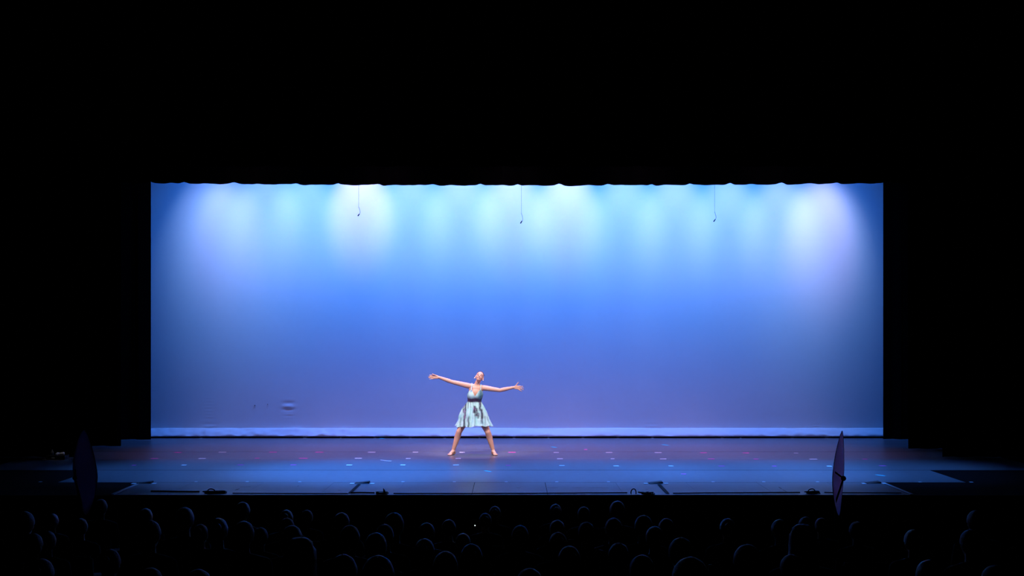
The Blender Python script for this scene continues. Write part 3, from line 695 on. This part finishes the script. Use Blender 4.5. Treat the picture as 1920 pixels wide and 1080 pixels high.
def hair_long():
    bm = bmesh.new(); n = 40; rings = []
    prof = [(.872, .012), (.866, .045), (.845, .074), (.80, .096), (.74, .100), (.68, .100), (.62, .112), (.56, .138), (.50, .150)]
    for z, r in prof:
        rg = []
        for i in range(n):
            t = math.pi * (.02 + 1.96 * i / (n - 1)) - math.pi / 2 if False else None
        for i in range(n + 1):
            lim = 2.9 if z > .80 else 2.0                        # open at the face
            a = -lim + 2 * lim * i / n                           # 0 = back of the head
            q = 1 + .05 * noise.noise(Vector((a * 3, z * 5, 0)))
            rg.append(bm.verts.new((r * q * .93 * math.sin(a), .012 - r * q * math.cos(a) * (1.05 if z > .62 else .9), z)))
        rings.append(rg)
    for a, b in zip(rings, rings[1:]):
        for i in range(n): bm.faces.new((a[i], a[i + 1], b[i + 1], b[i]))
    bm.faces.new(rings[0])
    bmesh.ops.recalc_face_normals(bm, faces=bm.faces); bmesh.ops.solidify(bm, geom=bm.faces[:], thickness=.012)
    me = bpy.data.meshes.new('hair'); bm.to_mesh(me); bm.free()
    for p in me.polygons: p.use_smooth = True
    return me
def hair_bun():
    me = hair_short(); bm = bmesh.new(); bm.from_mesh(me); ell(bm, (0, -.095, .80), (.045, .038, .042), None, 16)
    for f in bm.faces: f.smooth = True
    bm.to_mesh(me); bm.free(); return me
BODY, SHIRT, PANTS = body_mesh(), shirt_mesh(), pants_mesh()
BODY.materials.append(M_pskin); PANTS.materials.append(M_pants)
HAIR = {}
for hk, fn in (('short', hair_short), ('long', hair_long), ('pinned-up', hair_bun)):
    for ci, m in enumerate(M_hairs):
        me = fn() if ci == 0 else HAIR[hk, 0].copy()
        me.materials.clear(); me.materials.append(m); HAIR[hk, ci] = me
SH = []
for m in M_shirts:
    me = SHIRT.copy(); me.materials.clear(); me.materials.append(m); SH.append(me)
# seat parts, origin at the top of the cushion
def seat_parts():
    out = []
    bm = bmesh.new(); box(bm, -.225, .225, -.19, .27, -.11, -.03, .02); out.append(('cushion', bm, 0))
    bm = bmesh.new(); box(bm, -.225, .225, -.315, -.235, -.06, .40, .025)
    for v in bm.verts: v.co.y -= .06 * max(0, v.co.z)
    out.append(('backrest', bm, 0))
    for s in (-1, 1):
        bm = bmesh.new(); box(bm, s * .237 - .011, s * .237 + .011, -.22, .20, .13, .155, .005); box(bm, s * .237 - .009, s * .237 + .009, -.20, -.12, -.40, .13); out.append(('armrest', bm, 1))
    bm = bmesh.new(); box(bm, -.05, .05, -.12, .04, -.42, -.09, .01); out.append(('pedestal', bm, 1))
    res = []
    for nm, bm, k in out:
        bmesh.ops.recalc_face_normals(bm, faces=bm.faces); me = bpy.data.meshes.new(nm); bm.to_mesh(me); bm.free()
        me.materials.append(mat('seat_fabric', (.008, .004, .006), .95, .1) if k == 0 else M_blackmetal); res.append((nm, me))
    return res
SEAT = seat_parts()
taken = {k: [] for k in range(NR)}; people = []
for (px, py, wp) in sorted(HEADS, key=lambda h: h[1]):
    zy = 1162 / max(py - 875, 62); zw = F * .185 / wp; est = zy ** .65 * zw ** .35
    best = None
    for k in sorted(range(NR), key=lambda k: abs(RY[k] - est)):
        X = (px - 960) / F * RY[k]
        if all(abs(X - q) > .52 for q in taken[k]): best = k; break
    Y = RY[best]; X = (px - 960) / F * Y; taken[best].append(X); people.append((best, X, px, py, wp))
ORD = ['first', 'second', 'third', 'fourth', 'fifth', 'sixth', 'seventh', 'eighth', 'ninth', 'tenth', 'eleventh', 'twelfth', 'thirteenth', 'fourteenth', 'fifteenth', 'sixteenth']
rows_used = sorted({p[0] for p in people}); cols = ['dark', 'rim-lit grey', 'light brown']
for ri, k in enumerate(rows_used):
    rowp = sorted([p for p in people if p[0] == k], key=lambda p: p[1])
    for oi, (k_, X, px, py, wp) in enumerate(rowp):
        Y = RY[k]; rng = random.Random(px * 31 + py)
        sc = max(.84, min(1.12, wp * Y / F / .185)); zt = HC - (py - YH) / F * Y
        seatz = zt - .872 * sc; fl = HOUSE(Y)
        hk = rng.choice(['short', 'short', 'short', 'short', 'pinned-up']); ci = rng.choice([0, 0, 0, 1, 2])
        if px in (345, 454, 704, 835, 1714, 272): hk = 'short'; ci = 1  # brightest-edged heads get the paler hair, rim light put into its colour
        if px in (561, 1506): hk = 'long'
        where = 'leftmost' if oi == 0 and len(rowp) > 1 else ('rightmost' if oi == len(rowp) - 1 and len(rowp) > 1 else ('the only one' if len(rowp) == 1 else ORD[oi] + ' from left'))
        rown = 'front audience row' if ri == 0 else f'{ORD[ri]} audience row'
        pr = empty('person', (X, Y, seatz), f'spectator with {hk} {cols[ci]} hair seen from behind, {where} in {rown}', 'person', 'spectators in the dark auditorium', rng.uniform(-.1, .1))
        pr.scale = (sc,) * 3
        link('body', BODY, None, pr); link('hair', HAIR[hk, ci], None, pr); link('shirt', rng.choice(SH), None, pr); link('trousers', PANTS, None, pr)
        if px == 910: PH = (X, Y, px)
        st = empty('theatre_seat', (X, Y, seatz), f'dark theatre seat under the spectator {where} in the {rown}', 'seat', 'theatre seats under the spectators')
        for nm, me in SEAT: 
            o = link(nm, me, None, st)
            if nm in ('pedestal',):
                o.scale = (1, 1, 1); hgt = seatz - fl; o.scale.z = max(.3, (hgt - .02) / .42)

# tiny bright light among the audience
p = W(896.3, 985.3, PH[1] - .03); p.x -= .035
root = empty('phone', p, 'tiny glint of a lit phone among the dark audience below the dancer', 'phone')
bm = bmesh.new(); box(bm, -.036, .036, 0, .008, -.07, .07, .003); fin(bm, 'case', M_black, root)
bm = bmesh.new(); ell(bm, (0, -.002, .0), (.0065, .002, .0065), None, 12); fin(bm, 'lamp', mat('phone_lamp', (1, 1, 1), .5, emit=1.1), root, smooth=True)
